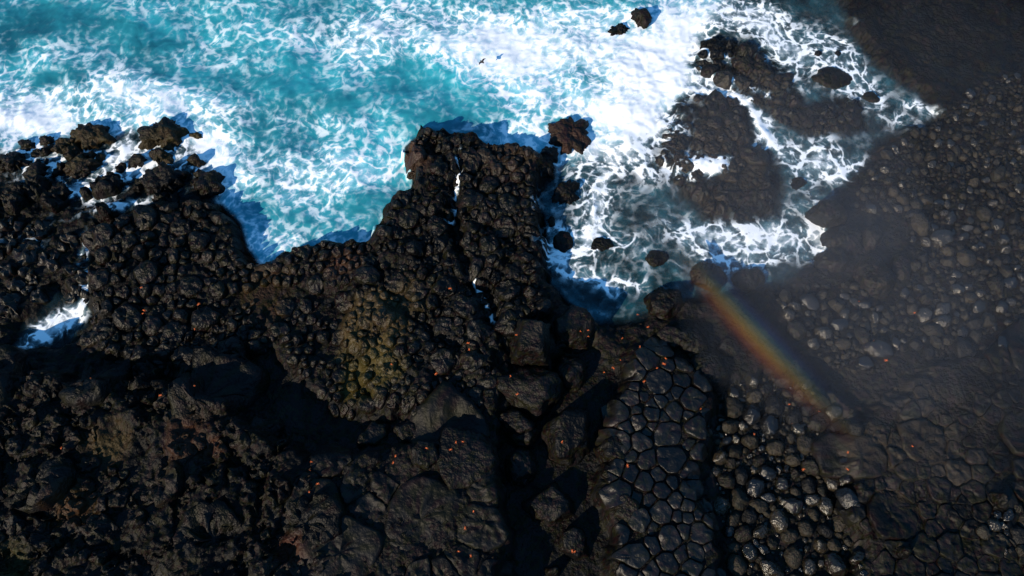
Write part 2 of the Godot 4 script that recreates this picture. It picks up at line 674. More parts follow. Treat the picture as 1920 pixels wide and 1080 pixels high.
func cells(root: Node3D, called: String, pts: Array, y0: float, gap: float, sizes: Array, drop: float, high: float, style: String, mat: Material) -> void:
	var seeds := scatter(outline(pts, y0), gap, sizes, drop)
	var look: Array = LOOK[style]
	var rings: Array = look[5]
	var made := []
	for sd in seeds:
		if sd[2]:
			continue
		var s: Vector2 = sd[0]
		var own: float = sd[1]
		var cell := PackedVector2Array()
		for k in 7:
			cell.append(Vector2.from_angle(TAU * (k + rng.randf_range(-0.3, 0.3)) / 7.0 + own * 40.0) * own * rng.randf_range(1.5, 2.4))
		for qd in seeds:
			var d: Vector2 = qd[0] - s
			var l := d.length()
			if l < 0.001 or l > own * 2.0 + gap * 2.0:
				continue
			var mid: Vector2 = d / l * (l * l + own * own - qd[1] * qd[1]) / (2.0 * l)   # larger cells push the crack away
			var kept := PackedVector2Array()
			for k in cell.size():
				var a := cell[k]
				var b := cell[(k + 1) % cell.size()]
				var da := (a - mid).dot(d)
				var db := (b - mid).dot(d)
				if da <= 0.0:
					kept.append(a)
				if da * db < 0.0:
					kept.append(a.lerp(b, da / (da - db)))
			cell = kept
		if cell.size() < 3:
			continue
		var c := Vector2()
		for p in cell:
			c += p
		c /= cell.size()
		var size := 0.0
		for k in cell.size():
			cell[k] -= c
			size += cell[k].length()
		size /= cell.size()
		for pass_ in look[2]:
			var soft := PackedVector2Array()
			for k in cell.size():
				var a := cell[k]
				var b := cell[(k + 1) % cell.size()]
				soft.append(a.lerp(b, look[1]))
				soft.append(a.lerp(b, 1.0 - look[1]))
			cell = soft
		var n := 30 if size > 0.75 else 22 if size > 0.38 else 14 if size > 0.2 else 9
		var rim := even(cell, n)
		n = rim.size()
		var mid3 := Vector3(s.x + c.x, 0, s.y + c.y)
		mid3.y = ground_y(mid3.x, mid3.z)
		var lift := high * rng.randf_range(0.5, 1.35) * clampf(size / gap * 2.0, 0.45, 1.35)
		var tx := rng.randf_range(-look[3], look[3])
		var tz := rng.randf_range(-look[3], look[3])
		var shrink: float = 1.0 - look[0] / maxf(size, 0.1)
		var rough: float = look[4] * minf(size, 0.8)
		var tone := rng.randf_range(0.7, 1.3)
		var v := PackedVector3Array()
		var col := PackedColorArray()
		for r in rings:
			for p in rim:
				var e: Vector2 = p * r[0] * shrink
				var x := mid3.x + e.x
				var z := mid3.z + e.y
				x += n_fine.get_noise_2d(x * 1.9 + 30.0, z * 1.9) * rough * 0.3
				z += n_fine.get_noise_2d(x * 1.9, z * 1.9 + 60.0) * rough * 0.3
				var y: float = ground_y(x, z) * 0.8 + mid3.y * 0.2 + lift * r[1]
				if r[1] > 0.0:
					y += tx * e.x + tz * e.y + n_fine.get_noise_2d(x * 1.7, z * 1.7) * rough - (n_cell2.get_noise_2d(x * 0.8, z * 0.8) + 0.5) * rough * 0.5 - maxf(0.0, n_ridge.get_noise_2d(x * 1.1, z * 1.1) - 0.35) * rough * 0.9
				v.append(Vector3(x, y, z) - mid3)
				col.append(rock_color(x, y, z) * tone)
		v.append(Vector3(0, lift + n_fine.get_noise_2d(mid3.x * 1.7, mid3.z * 1.7) * rough, 0))
		col.append(rock_color(mid3.x, mid3.y + lift, mid3.z) * tone)
		var ix := PackedInt32Array()
		for q in rings.size() - 1:
			for k in n:
				var a := q * n + k
				var b := q * n + (k + 1) % n
				ix.append_array(PackedInt32Array([a, b, a + n, b, b + n, a + n]))
		for k in n:
			ix.append_array(PackedInt32Array([(rings.size() - 1) * n + k, (rings.size() - 1) * n + (k + 1) % n, v.size() - 1]))
		var nn := normals_of(v, ix)
		if nn[v.size() - 1].y < 0.0:
			for q in range(0, ix.size(), 3):
				var swap := ix[q + 1]
				ix[q + 1] = ix[q + 2]
				ix[q + 2] = swap
			nn = normals_of(v, ix)
		made.append([size, arrays(v, nn, col, ix), mid3])
		probes.append([mid3.x, mid3.z, size, size, mid3.y, lift])
	made.sort_custom(func(x, y): return x[0] > y[0])
	var left := SurfaceTool.new()
	left.begin(Mesh.PRIMITIVE_TRIANGLES)
	var already := 0
	for o in root.get_children():
		if String(o.name).begins_with(called):
			already += 1
	var some := false
	for k in made.size():
		if k + already < 300:
			var o := place(called, made[k][1], mat, root)
			o.position = made[k][2]
		else:
			left.append_from(made[k][1], 0, Transform3D(Basis(), made[k][2]))
			some = true
	if some:
		tag(place("small_" + called + "s", left.commit(), mat, root), "", "", "", "stuff")


func even(poly: PackedVector2Array, n: int) -> PackedVector2Array:
	var total := 0.0
	for k in poly.size():
		total += poly[k].distance_to(poly[(k + 1) % poly.size()])
	var out := PackedVector2Array()
	var step := total / n
	var left := 0.0
	for k in poly.size():
		var a := poly[k]
		var b := poly[(k + 1) % poly.size()]
		var l := a.distance_to(b)
		while left < l and out.size() < n:
			out.append(a.lerp(b, left / l))
			left += step
		left -= l
	return out


func structure(called: String) -> Node3D:
	var o := Node3D.new()
	o.name = called
	add_child(o)
	tag(o, "", "", "", "structure")
	return o


# ---- cobbles
func cobbles(called: String, label: String, group: String, pts: Array, sizes: Array, tries: int, singles: int, seed_: int, graded: float, marks: Array) -> void:
	rng.seed = seed_
	var poly := outline(pts, 0.2)
	var lo := poly[0]
	var hi := poly[0]
	for p in poly:
		lo = lo.min(p)
		hi = hi.max(p)
	var grid := {}
	var all := []
	for r0 in sizes:
		for k in tries:
			var p := Vector2(rng.randf_range(lo.x, hi.x), rng.randf_range(lo.y, hi.y))
			var r: float = r0 * rng.randf_range(0.78, 1.25) * lerpf(graded, 1.0, clampf((p.y - lo.y) / (hi.y - lo.y) * 1.2, 0.0, 1.0))
			if not Geometry2D.is_point_in_polygon(p, poly) or (r0 > 0.4 and k % 30):
				continue
			var key := Vector2i((p / 0.8).floor())
			var free := true
			for dx in range(-1, 2):
				for dz in range(-1, 2):
					for q in grid.get(key + Vector2i(dx, dz), []):
						if p.distance_to(q[0]) < (r + q[1]) * 0.86:
							free = false
			if free:
				if not grid.has(key):
					grid[key] = []
				grid[key].append([p, r])
				all.append([p, r])
	all.sort_custom(func(x, y): return x[1] > y[1])
	var kinds := []
	for k in 14:
		var tone: Color = [Color(0.009, 0.008, 0.0065), Color(0.015, 0.0125, 0.0085), Color(0.006, 0.006, 0.0056), Color(0.022, 0.018, 0.012)][k % 4]
		tone.a = 1.0
		kinds.append(rock_mesh(rng.randf_range(1.0, 1.3), rng.randf_range(0.75, 0.95), rng.randf_range(0.5, 0.7), "cobble", 3, Vector3(), tone))
	var rest := []
	for k in all.size():
		var p: Vector2 = all[k][0]
		var r: float = all[k][1]
		var y := ground_y(p.x, p.y) + r * 0.12
		var b := Basis(Vector3.UP, rng.randf() * TAU) * Basis(Vector3.RIGHT, rng.randf_range(-0.7, 0.7)) * Basis(Vector3.BACK, rng.randf_range(-0.5, 0.5))
		var s := r * rng.randf_range(0.92, 1.08)
		var t := Transform3D(b * Basis.from_scale(Vector3(s * rng.randf_range(0.9, 1.2), s * rng.randf_range(0.9, 1.3), s)), Vector3(p.x, y, p.y))
		probes.append([p.x, p.y, r, r, y, r * 0.62])
		if k < singles:
			var o := place(called, kinds[k % 14], M.cobble if k % 5 < 2 else M.dull_cobble)
			o.transform = t
			var best := ""
			var near := 1e9
			for mk in marks:
				var c := spot(mk[1], mk[2])
				var dist := Vector2(c.x, c.z).distance_to(p)
				if dist < near:
					near = dist
					best = mk[0]
			var big := "large" if r > 0.26 else "medium" if r > 0.16 else "small"
			tag(o, "%s %s %s %s" % [big, ["grey", "brown", "black", "pale brown"][(k % 14) % 4], label, best], "cobble", group)
		else:
			rest.append(t)
	if rest.is_empty():
		return
	for part in 3:
		var mm := MultiMesh.new()
		mm.transform_format = MultiMesh.TRANSFORM_3D
		mm.mesh = kinds[part]
		var mine := []
		for k in range(part, rest.size(), 3):
			mine.append(rest[k])
		mm.instance_count = mine.size()
		for k in mine.size():
			mm.set_instance_transform(k, mine[k])
		var o := MultiMeshInstance3D.new()
		o.name = numbered("small_cobbles")
		o.multimesh = mm
		o.material_override = M.dull_cobble
		add_child(o)
		tag(o, "small dark cobbles filling the gaps " + group.trim_prefix("cobbles "), "cobbles", "", "stuff")


func crab_mesh() -> ArrayMesh:
	var st := SurfaceTool.new()
	st.begin(Mesh.PRIMITIVE_TRIANGLES)
	st.set_smooth_group(-1)
	var body := SphereMesh.new()
	body.radius = 0.075
	body.height = 0.08
	body.radial_segments = 12
	body.rings = 6
	st.append_from(body, 0, Transform3D(Basis.from_scale(Vector3(1.15, 1, 0.95)), Vector3(0, 0.055, 0)))
	var limb := CylinderMesh.new()
	limb.top_radius = 0.007
	limb.bottom_radius = 0.012
	limb.height = 0.1
	limb.radial_segments = 5
	limb.rings = 1
	for side in [-1.0, 1.0]:
		for k in 4:
			var yaw := (k - 1.5) * 0.42
			var dir := Vector3(side * cos(yaw), 0.35, sin(yaw)).normalized()
			var out := Vector3(side * cos(yaw), -0.75, sin(yaw)).normalized()
			var hip := Vector3(0, 0.05, 0) + Vector3(side * cos(yaw), 0, sin(yaw)) * 0.06
			st.append_from(limb, 0, Transform3D(Basis(Quaternion(Vector3.UP, dir)), hip + dir * 0.045))
			st.append_from(limb, 0, Transform3D(Basis(Quaternion(Vector3.UP, out)), hip + dir * 0.09 + out * 0.045))
		var claw := SphereMesh.new()
		claw.radius = 0.024
		claw.height = 0.03
		claw.radial_segments = 8
		claw.rings = 4
		st.append_from(claw, 0, Transform3D(Basis.from_scale(Vector3(1, 1, 1.6)), Vector3(side * 0.06, 0.04, 0.10)))
	return st.commit()


func _ready() -> void:
	# ------------------------------------------------------------ camera, sky, sun, exposure
	var cam := Camera3D.new()
	cam.name = "camera"
	cam.position = EYE
	cam.rotation_degrees = Vector3(-PITCH, 0, 0)
	cam.fov = FOV
	cam.far = 1500.0
	add_child(cam)
	var env := Environment.new()
	env.background_mode = Environment.BG_SKY
	var sky := Sky.new()
	var air := ProceduralSkyMaterial.new()
	air.sky_top_color = Color(0.06, 0.21, 0.46).linear_to_srgb()
	air.sky_horizon_color = Color(0.20, 0.38, 0.60).linear_to_srgb()
	air.sky_curve = 0.12
	air.ground_bottom_color = Color(0.02, 0.02, 0.02).linear_to_srgb()
	air.ground_horizon_color = Color(0.10, 0.16, 0.24).linear_to_srgb()
	sky.sky_material = air
	env.sky = sky
	env.tonemap_mode = Environment.TONE_MAPPER_LINEAR
	env.tonemap_exposure = 1.35
	env.sdfgi_enabled = true
	env.ssao_enabled = true
	env.ssil_enabled = true
	var around := WorldEnvironment.new()
	around.name = "environment"
	around.environment = env
	add_child(around)
	var sun := DirectionalLight3D.new()
	sun.name = "sun"
	sun.light_energy = 1.6
	sun.light_color = Color(1.0, 0.93, 0.83)
	sun.light_angular_distance = 0.5
	sun.shadow_enabled = true
	sun.look_at_from_position(Vector3.ZERO, Vector3(0.656, -0.49, -0.656))
	add_child(sun)

	# ------------------------------------------------------------ noises and materials
	rng.seed = 4
	n_warp = noise(FastNoiseLite.TYPE_SIMPLEX_SMOOTH, 0.55, 3, 2)
	n_low = noise(FastNoiseLite.TYPE_SIMPLEX_SMOOTH, 0.42, 3, 3)
	n_fine = noise(FastNoiseLite.TYPE_SIMPLEX_SMOOTH, 1.5, 4, 4)
	n_cell = noise(FastNoiseLite.TYPE_CELLULAR, 1.7, 1, 5)
	n_cell.cellular_return_type = FastNoiseLite.RETURN_DISTANCE
	n_cell.domain_warp_enabled = true
	n_cell.domain_warp_amplitude = 0.35
	n_cell.domain_warp_frequency = 1.2
	n_cell2 = noise(FastNoiseLite.TYPE_CELLULAR, 4.6, 1, 6)
	n_cell2.cellular_return_type = FastNoiseLite.RETURN_DISTANCE
	n_fissure = noise(FastNoiseLite.TYPE_CELLULAR, 0.36, 1, 9)
	n_fissure.cellular_return_type = FastNoiseLite.RETURN_DISTANCE2_SUB
	n_fissure.domain_warp_enabled = true
	n_fissure.domain_warp_amplitude = 2.4
	n_fissure.domain_warp_frequency = 0.35
	n_ridge = noise(FastNoiseLite.TYPE_SIMPLEX_SMOOTH, 0.9, 3, 7, FastNoiseLite.FRACTAL_RIDGED)
	n_tint = noise(FastNoiseLite.TYPE_SIMPLEX_SMOOTH, 0.3, 4, 8)
	var g1 := grain(0.02, 6, 41)
	M.ground = stone(0.62, 0.25, 8.0, g1, 0.2)
	M.rock = stone(0.56, 0.28, 9.0, g1, 0.22)
	M.slab = stone(0.6, 0.3, 7.0, g1, 0.13)
	M.lobe = stone(0.48, 0.31, 8.0, g1, 0.24)
	M.plate = stone(0.48, 0.38, 3.5, g1, 0.2)
	M.cobble = stone(0.2, 0.45, 4.0, g1, 0.5)
	M.dull_cobble = stone(0.55, 0.3, 5.0, g1, 0.5)

	# ------------------------------------------------------------ layout of the ground (points of each outline, height, edge, roughness)
	hf.resize(GW * GH)
	rf.resize(GW * GH)
	df.resize(GW * GH)
	tf.resize(GW * GH)
	hf.fill(-1.3)
	rf.fill(0.05)
	tf.fill(0.5)
	zone([990, 340, 1060, 300, 1180, 262, 1285, 180, 1300, 70, 1400, -60, 1545, -60, 1640, 60, 1760, 220, 1640, 300, 1540, 420, 1530, 500, 1400, 560, 1250, 620, 1020, 560], -0.5, 1.2, 0.16)
	zone([1545, -120, 1600, 40, 1650, 110, 1725, 160, 1765, 215, 1660, 265, 1620, 315, 1550, 390, 1535, 485, 1480, 525, 1400, 545, 1290, 565, 1200, 600, 1120, 610, 1020, 560, 1000, 800, 960, 1900, 4000, 1900, 4000, -120], 0.25, 0.7, 0.10)
	zone([1640, 40, 1760, -90, 3000, -90, 3000, 110, 1900, 130, 1800, 165, 1720, 120], -0.12, 1.0, 0.12)
	zone([-700, 262, -40, 275, 15, 292, 55, 268, 85, 278, 110, 258, 160, 270, 240, 245, 350, 270, 410, 350, 390, 385, 230, 415, -700, 420], -0.12, 0.9, 0.14)
	zone([-700, 380, 230, 385, 170, 450, 165, 650, 60, 700, -700, 700], 0.2, 0.6, 0.20)
	zone([10, 665, 55, 585, 100, 545, 160, 560, 165, 612, 110, 655, 50, 672], -0.3, 0.5, 0.05)
	zone([-900, 690, 60, 660, 160, 640, 475, 492, 600, 458, 690, 452, 708, 440, 716, 400, 735, 375, 772, 345, 775, 310, 758, 262, 790, 235, 830, 238, 850, 252, 885, 248, 915, 268, 1000, 272, 1030, 300, 1000, 330, 990, 350, 1010, 400, 1020, 470, 1020, 520, 1060, 560, 1120, 610, 1130, 700, 1120, 1900, -900, 1900], 0.6, 0.35, 0.14)
	zone([165, 510, 172, 430, 230, 400, 330, 372, 400, 372, 432, 400, 446, 450, 475, 492, 520, 560, 500, 650, 420, 690, 300, 690, 200, 670, 160, 640], 0.75, 0.5, 0.26)
	zone([478, 494, 560, 472, 610, 453, 700, 447, 690, 520, 640, 540, 560, 535, 500, 525], 0.9, 0.35, 0.16)
	zone([708, 442, 716, 400, 735, 375, 772, 345, 775, 310, 758, 262, 790, 235, 830, 238, 850, 252, 885, 248, 915, 268, 1000, 272, 1030, 300, 1000, 335, 1010, 400, 1020, 480, 1015, 530, 1030, 580, 960, 600, 935, 640, 940, 700, 920, 760, 840, 790, 760, 770, 700, 735, 660, 655, 645, 590, 680, 510], 1.1, 0.4, 0.30)
	zone([852, 300, 862, 305, 858, 380, 848, 425, 884, 500, 910, 560, 940, 620, 930, 625, 895, 565, 868, 505, 838, 430, 848, 375], 0.35, 0.25, 0.08)
	zone([400, 560, 430, 515, 530, 510, 545, 540, 480, 585, 405, 595], 0.62, 0.4, 0.02)
	zone([560, 540, 640, 555, 650, 640, 600, 660, 540, 620], 0.5, 0.4, 0.06)
	zone([180, 690, 420, 695, 500, 650, 600, 760, 690, 785, 740, 800, 690, 820, 600, 845, 520, 830, 440, 765, 300, 712], 0.15, 0.5, 0.07)
	zone([-900, 705, 60, 692, 200, 705, 300, 706, 410, 745, 445, 780, 515, 838, 600, 852, 700, 848, 770, 832, 880, 815, 935, 900, 945, 1000, 940, 1900, -900, 1900], 1.7, 0.45, 0.40)
	zone([560, 880, 640, 850, 770, 835, 880, 818, 930, 900, 940, 1000, 930, 1900, 620, 1900], 1.5, 0.6, 0.16)
	zone([150, 840, 220, 805, 320, 850, 330, 920, 240, 990, 170, 980, 120, 920], 1.4, 0.5, 0.16)
	zone([945, 790, 1080, 640, 1170, 690, 1130, 860, 1160, 1000, 1180, 1900, 955, 1900, 955, 1000, 940, 880], 0.0, 0.5, 0.06)
	zone([1190, 648, 1250, 645, 1330, 720, 1345, 800, 1325, 850, 1300, 900, 1340, 960, 1370, 1080, 1380, 1900, 1175, 1900, 1155, 990, 1125, 880, 1150, 780, 1180, 720], 0.9, 0.4, 0.05)
	zone([1345, 705, 1500, 715, 1585, 790, 1590, 1000, 1630, 1080, 1640, 1900, 1385, 1900, 1345, 960, 1330, 860], 0.0, 0.4, 0.05)
	zone([1590, 790, 1640, 770, 1750, 690, 1920, 640, 3000, 640, 3000, 1900, 1650, 1900, 1625, 1060, 1595, 950, 1605, 850], 0.8, 0.35, 0.10)
	zone([1270, 190, 1300, 172, 1390, 178, 1405, 260, 1445, 300, 1450, 385, 1400, 405, 1330, 400, 1285, 350, 1225, 300, 1245, 250], 0.10, 0.7, 0.18)
	zone([1290, 110, 1350, 65, 1440, 105, 1500, 185, 1495, 235, 1420, 190, 1350, 150], 0.08, 0.5, 0.26)
	zone([1480, 205, 1600, 180, 1615, 235, 1510, 250], 0.05, 0.5, 0.2)

	# ------------------------------------------------------------ stains (rust, lichen, weed)
	for t in [[690, 690, 70, Color(0.13, 0.10, 0.025), 0.7], [700, 610, 75, Color(0.13, 0.09, 0.035), 0.6], [760, 560, 60, Color(0.09, 0.065, 0.03), 0.5], [640, 500, 40, Color(0.10, 0.05, 0.03), 0.6], [770, 300, 40, Color(0.11, 0.06, 0.04), 0.7], [1010, 640, 30, Color(0.09, 0.075, 0.055), 0.5],
			[215, 840, 50, Color(0.07, 0.045, 0.014), 0.8], [165, 955, 45, Color(0.08, 0.04, 0.012), 0.8], [370, 830, 60, Color(0.07, 0.03, 0.014), 0.6], [410, 850, 25, Color(0.10, 0.035, 0.012), 0.8], [560, 1030, 30, Color(0.08, 0.025, 0.012), 0.8], [40, 1065, 45, Color(0.05, 0.045, 0.012), 0.8], [500, 545, 60, Color(0.05, 0.03, 0.01), 0.8],
			[330, 250, 80, Color(0.06, 0.045, 0.02), 0.7], [150, 260, 70, Color(0.065, 0.045, 0.02), 0.7], [1060, 250, 60, Color(0.08, 0.04, 0.03), 0.7], [1350, 290, 110, Color(0.06, 0.046, 0.03), 0.5], [1430, 150, 90, Color(0.05, 0.042, 0.03), 0.5], [950, 300, 70, Color(0.07, 0.045, 0.03), 0.5], [1700, 800, 160, Color(0.075, 0.06, 0.045), 0.5]]:
		var p := spot(t[0], t[1], 0.8)
		tints.append([p.x, p.z, t[2] * metres(t[0], t[1]), t[3] * 0.45, t[4]])

	# ------------------------------------------------------------ foam (where, half length, half width, turn, amount) and water tone
	for f in [[80, 30, 130, 50, 0, -0.3], [60, 285, 90, 20, 0, 0.35], [150, 170, 210, 60, -14, 0.34], [15, 225, 75, 50, 0, 0.75], [90, 145, 40, 22, 0, -0.5], [330, 130, 80, 32, 0, -0.16], [380, 145, 80, 30, 10, -0.2], [280, 60, 70, 40, 0, -0.2], [640, 195, 60, 26, 0, -0.3], [560, 160, 70, 30, 0, -0.18],
			[740, 160, 70, 30, 0, -0.22], [370, 205, 150, 30, 8, 0.2], [520, 230, 120, 40, 0, 0.12], [560, 320, 150, 60, 20, 0.2], [440, 330, 60, 80, 0, 0.28], [540, 440, 110, 40, 0, 0.28], [690, 70, 90, 60, 0, 0.28], [830, 50, 120, 50, 0, 0.22], [960, 100, 120, 60, 20, 0.3], [1090, 80, 140, 80, 15, 0.38],
			[1230, 140, 80, 70, 0, 0.7], [1200, 225, 90, 32, 15, 0.8], [1270, 60, 60, 60, 0, 0.5], [1040, 200, 130, 40, 5, 0.3], [960, 250, 90, 25, 0, 0.25], [1390, 20, 120, 45, 0, 0.5], [1460, 90, 80, 50, 45, 0.38], [1560, 70, 60, 60, 40, 0.3], [1590, 130, 60, 40, 40, 0.22],
			[100, 235, 130, 26, 0, 0.3], [380, 270, 40, 60, 0, 0.35], [230, 270, 20, 30, 0, 0.5],
			[1090, 300, 50, 60, 0, 0.4], [1000, 385, 14, 60, 10, 0.5], [1110, 390, 60, 50, 0, 0.35], [1040, 480, 30, 40, 0, 0.35], [1300, 440, 200, 42, 5, 0.32], [1450, 440, 100, 40, 0, 0.22], [1380, 490, 160, 22, 0, 0.22], [1500, 290, 70, 40, 20, 0.33], [1560, 270, 60, 50, 0, 0.2],
			[1430, 235, 24, 60, 20, 0.45], [1310, 315, 60, 24, -15, 0.75], [1160, 530, 50, 20, 0, 0.25], [1650, 200, 90, 40, 30, 0.25], [1490, 170, 30, 30, 0, 0.4], [1340, 155, 50, 12, 20, 0.55], [1200, 330, 80, 60, 0, 0.2], [1610, 40, 20, 12, 0, 0.5], [1530, 430, 18, 60, 0, 0.4],
			[100, 600, 55, 26, -32, 0.4], [30, 300, 30, 14, 0, 0.5], [60, 320, 60, 10, -15, 0.4], [150, 350, 60, 14, -20, 0.55], [190, 300, 60, 20, -20, 0.45], [270, 310, 50, 22, -20, 0.45], [180, 370, 40, 18, 0, 0.5], [10, 430, 16, 30, 0, 0.5], [250, 380, 100, 12, -17, 0.6], [60, 440, 40, 50, 0, 0.22], [155, 470, 14, 40, 0, 0.4], [150, 310, 230, 60, -10, 0.42], [240, 320, 140, 50, -25, 0.4], [90, 450, 90, 60, 0, 0.12]]:
		df = brush(df, f[0], f[1], f[2], f[3], f[4], f[5])
	for f in [[180, 200, 240, 50, 0, 0.18], [900, 80, 200, 90, 10, 0.20], [1150, 120, 170, 110, 10, 0.30], [1210, 160, 90, 90, 0, 0.45], [560, 330, 130, 70, 0, 0.14], [1130, 380, 130, 120, 0, 0.26], [1460, 80, 110, 90, 30, 0.28], [1500, 330, 120, 110, 0, 0.22], [1350, 465, 220, 60, 0, 0.16], [1080, 500, 70, 50, 0, 0.22], [1190, 540, 60, 22, 0, 0.22], [1590, 160, 90, 70, 30, 0.16], [1030, 470, 50, 60, 0, 0.2], [1640, 210, 110, 40, 25, 0.18], [1050, 330, 60, 60, 0, 0.2], [1340, 20, 120, 60, 0, 0.3], [1830, 30, 190, 120, 0, -0.7], [1180, 270, 90, 50, 20, 0.3], [560, 110, 160, 50, 10, -0.08]]:
		df = brush(df, f[0], f[1], f[2], f[3], f[4], f[5])
	streak([1285, 165, 1330, 170, 1370, 175, 1400, 190, 1420, 230, 1450, 270], 11, 0.45)
	streak([1290, 285, 1310, 305, 1330, 320, 1350, 305, 1360, 295], 11, 0.45)
	streak([1300, 90, 1360, 110, 1420, 130], 10, 0.3)
	streak([1310, 130, 1350, 145, 1400, 160, 1470, 195], 9, 0.25)
	streak([158, 565, 140, 590, 100, 605, 70, 630, 35, 655], 26, 0.24)
	streak([165, 500, 158, 540, 150, 575], 8, 0.35)
	streak([30, 655, 5, 690], 8, 0.4)
	streak([1690, 190, 1730, 200, 1765, 215], 14, 0.22)
	streak([1560, 330, 1600, 310, 1625, 290], 16, 0.2)
	streak([1060, 430, 1045, 480, 1060, 510, 1120, 520, 1160, 550], 14, 0.18)
	streak([1150, 300, 1120, 350, 1110, 420, 1100, 460], 18, 0.25)
	streak([862, 300, 856, 350, 850, 400, 846, 425, 830, 428], 7, 0.55)
	streak([880, 515, 895, 550, 915, 590, 930, 625], 6, 0.5)
	for f in [[60, 40, 150, 70, 0, -0.5], [640, 195, 80, 35, 0, -0.45], [380, 140, 90, 40, 0, -0.25], [740, 160, 70, 30, 0, -0.3], [600, 50, 90, 40, 0, -0.2], [300, 90, 120, 60, 0, -0.1], [700, 280, 80, 100, 0, 0.2], [860, 110, 150, 80, 0, 0.3], [1000, 150, 200, 100, 0, 0.3], [560, 430, 150, 60, 0, 0.1], [880, 240, 50, 20, 0, -0.3], [1830, 40, 200, 120, 0, -0.5], [1130, 600, 120, 50, 0, -0.4], [1640, 250, 120, 80, 0, -0.2], [90, 145, 40, 24, 0, -0.4]]:
		tf = brush(tf, f[0], f[1], f[2], f[3], f[4], f[5])
	make_ground()
	var far := noise(FastNoiseLite.TYPE_SIMPLEX_SMOOTH, 0.012, 5, 71, FastNoiseLite.FRACTAL_RIDGED)
	var ramp := Gradient.new()
	ramp.offsets = PackedFloat32Array([0.0, 0.6, 0.85, 1.0])
	ramp.colors = PackedColorArray([Color(0.03, 0.36, 0.42), Color(0.06, 0.46, 0.52), Color(0.5, 0.75, 0.8), Color(0.9, 0.93, 0.94)])
	var far_tex := NoiseTexture2D.new()
	far_tex.noise = far
	far_tex.seamless = true
	far_tex.color_ramp = ramp
	far_tex.width = 1024
	far_tex.height = 1024
	make_sea(foam_texture(), far_tex)

	# ------------------------------------------------------------ lava built cell by cell
	var shelf := structure("lava_shelf")
	cells(shelf, "lava_lobe", [172, 500, 178, 440, 235, 405, 330, 378, 400, 378, 428, 405, 440, 450, 470, 495, 500, 530, 430, 540, 400, 600, 460, 610, 480, 640, 420, 680, 300, 680, 200, 665, 168, 630], 0.95, 0.66, [1.7, 1.0, 0.66, 0.45], 0.05, 0.26, "lobe", M.lobe)
	var head := structure("lava_headland")
	cells(head, "lava_lobe", [716, 440, 722, 405, 740, 380, 776, 348, 780, 310, 765, 265, 792, 240, 828, 243, 850, 256, 885, 253, 910, 270, 855, 300, 850, 370, 840, 430, 868, 510, 900, 570, 928, 640, 930, 700, 915, 750, 840, 785, 760, 765, 705, 730, 665, 655, 650, 590, 685, 510], 1.35, 0.56, [1.9, 1.0, 0.62, 0.42], 0.06, 0.18, "lobe", M.lobe)
	cells(head, "lava_lobe", [915, 272, 1000, 277, 1025, 300, 996, 335, 1005, 400, 1014, 480, 1010, 530, 1025, 575, 960, 595, 935, 615, 885, 510, 856, 430, 866, 380, 868, 310], 1.35, 0.56, [1.9, 1.0, 0.62, 0.42], 0.06, 0.18, "lobe", M.lobe)
	var ridge := structure("lava_ridge")
	cells(ridge, "lava_lobe", [482, 496, 560, 476, 610, 458, 695, 452, 686, 515, 640, 532, 560, 530, 505, 520], 0.9, 0.42, [1.7, 1.0, 0.62], 0.08, 0.17, "lobe", M.lobe)
	var plateau := structure("lava_plateau")
	cells(plateau, "lava_crag", [-60, 712, 60, 698, 200, 710, 300, 712, 405, 750, 440, 785, 510, 842, 560, 880, 620, 1150, -60, 1150], 1.7, 0.85, [3.0, 1.7, 0.9, 0.5, 0.33], 0.26, 0.20, "crag", M.rock)
	cells(plateau, "lava_slab", [600, 860, 700, 852, 770, 838, 875, 822, 925, 900, 935, 1000, 930, 1150, 640, 1150, 570, 890], 1.5, 1.5, [1.7, 1.0, 0.6], 0.08, 0.12, "slab", M.slab)
	var cracked := structure("cracked_platform")
	cells(cracked, "cracked_plate", [1195, 655, 1248, 652, 1322, 722, 1338, 800, 1318, 850, 1293, 900, 1332, 960, 1362, 1080, 1372, 1150, 1182, 1150, 1162, 990, 1132, 880, 1157, 780, 1187, 720], 0.9, 0.72, [1.5, 1.05, 0.8, 0.5], 0.02, 0.15, "plate", M.plate)
	var flat := structure("rock_platform")
	cells(flat, "platform_slab", [1600, 795, 1640, 778, 1750, 700, 1960, 650, 1960, 1150, 1660, 1150, 1632, 1060, 1602, 950, 1612, 850], 0.8, 1.0, [1.8, 1.0, 0.62, 0.4], 0.10, 0.10, "slab", M.slab)
	var hollow := structure("lava_hollow")
	cells(hollow, "lava_lobe", [520, 570, 640, 560, 700, 740, 650, 775, 590, 750, 540, 660], 0.9, 0.45, [1.4, 1.0, 0.7, 0.5], 0.25, 0.18, "lobe", M.lobe)
	cells(hollow, "lava_lobe", [300, 620, 480, 560, 510, 640, 410, 690, 300, 690], 0.9, 0.34, [1.0, 0.7], 0.2, 0.12, "lobe", M.lobe)
	var reef := structure("lava_reef")
	cells(reef, "lava_lobe", [-60, 285, 100, 275, 240, 270, 350, 295, 400, 350, 380, 372, 230, 400, -60, 410], 0.2, 0.8, [1.7, 1.0, 0.6], 0.68, 0.45, "crag", M.rock)
	cells(reef, "wet_lump", [-60, 420, 160, 420, 160, 560, 80, 560, 20, 600, -60, 620], 0.2, 0.7, [1.7, 1.0, 0.6], 0.4, 0.22, "crag", M.plate)
	var bars := structure("wave_washed_reef")
	cells(bars, "reef_lobe", [1275, 195, 1300, 178, 1388, 183, 1402, 260, 1440, 300, 1445, 380, 1400, 400, 1332, 395, 1290, 345, 1235, 300, 1250, 250], 0.3, 0.75, [1.6, 1.0, 0.6], 0.08, 0.13, "lobe", M.lobe)
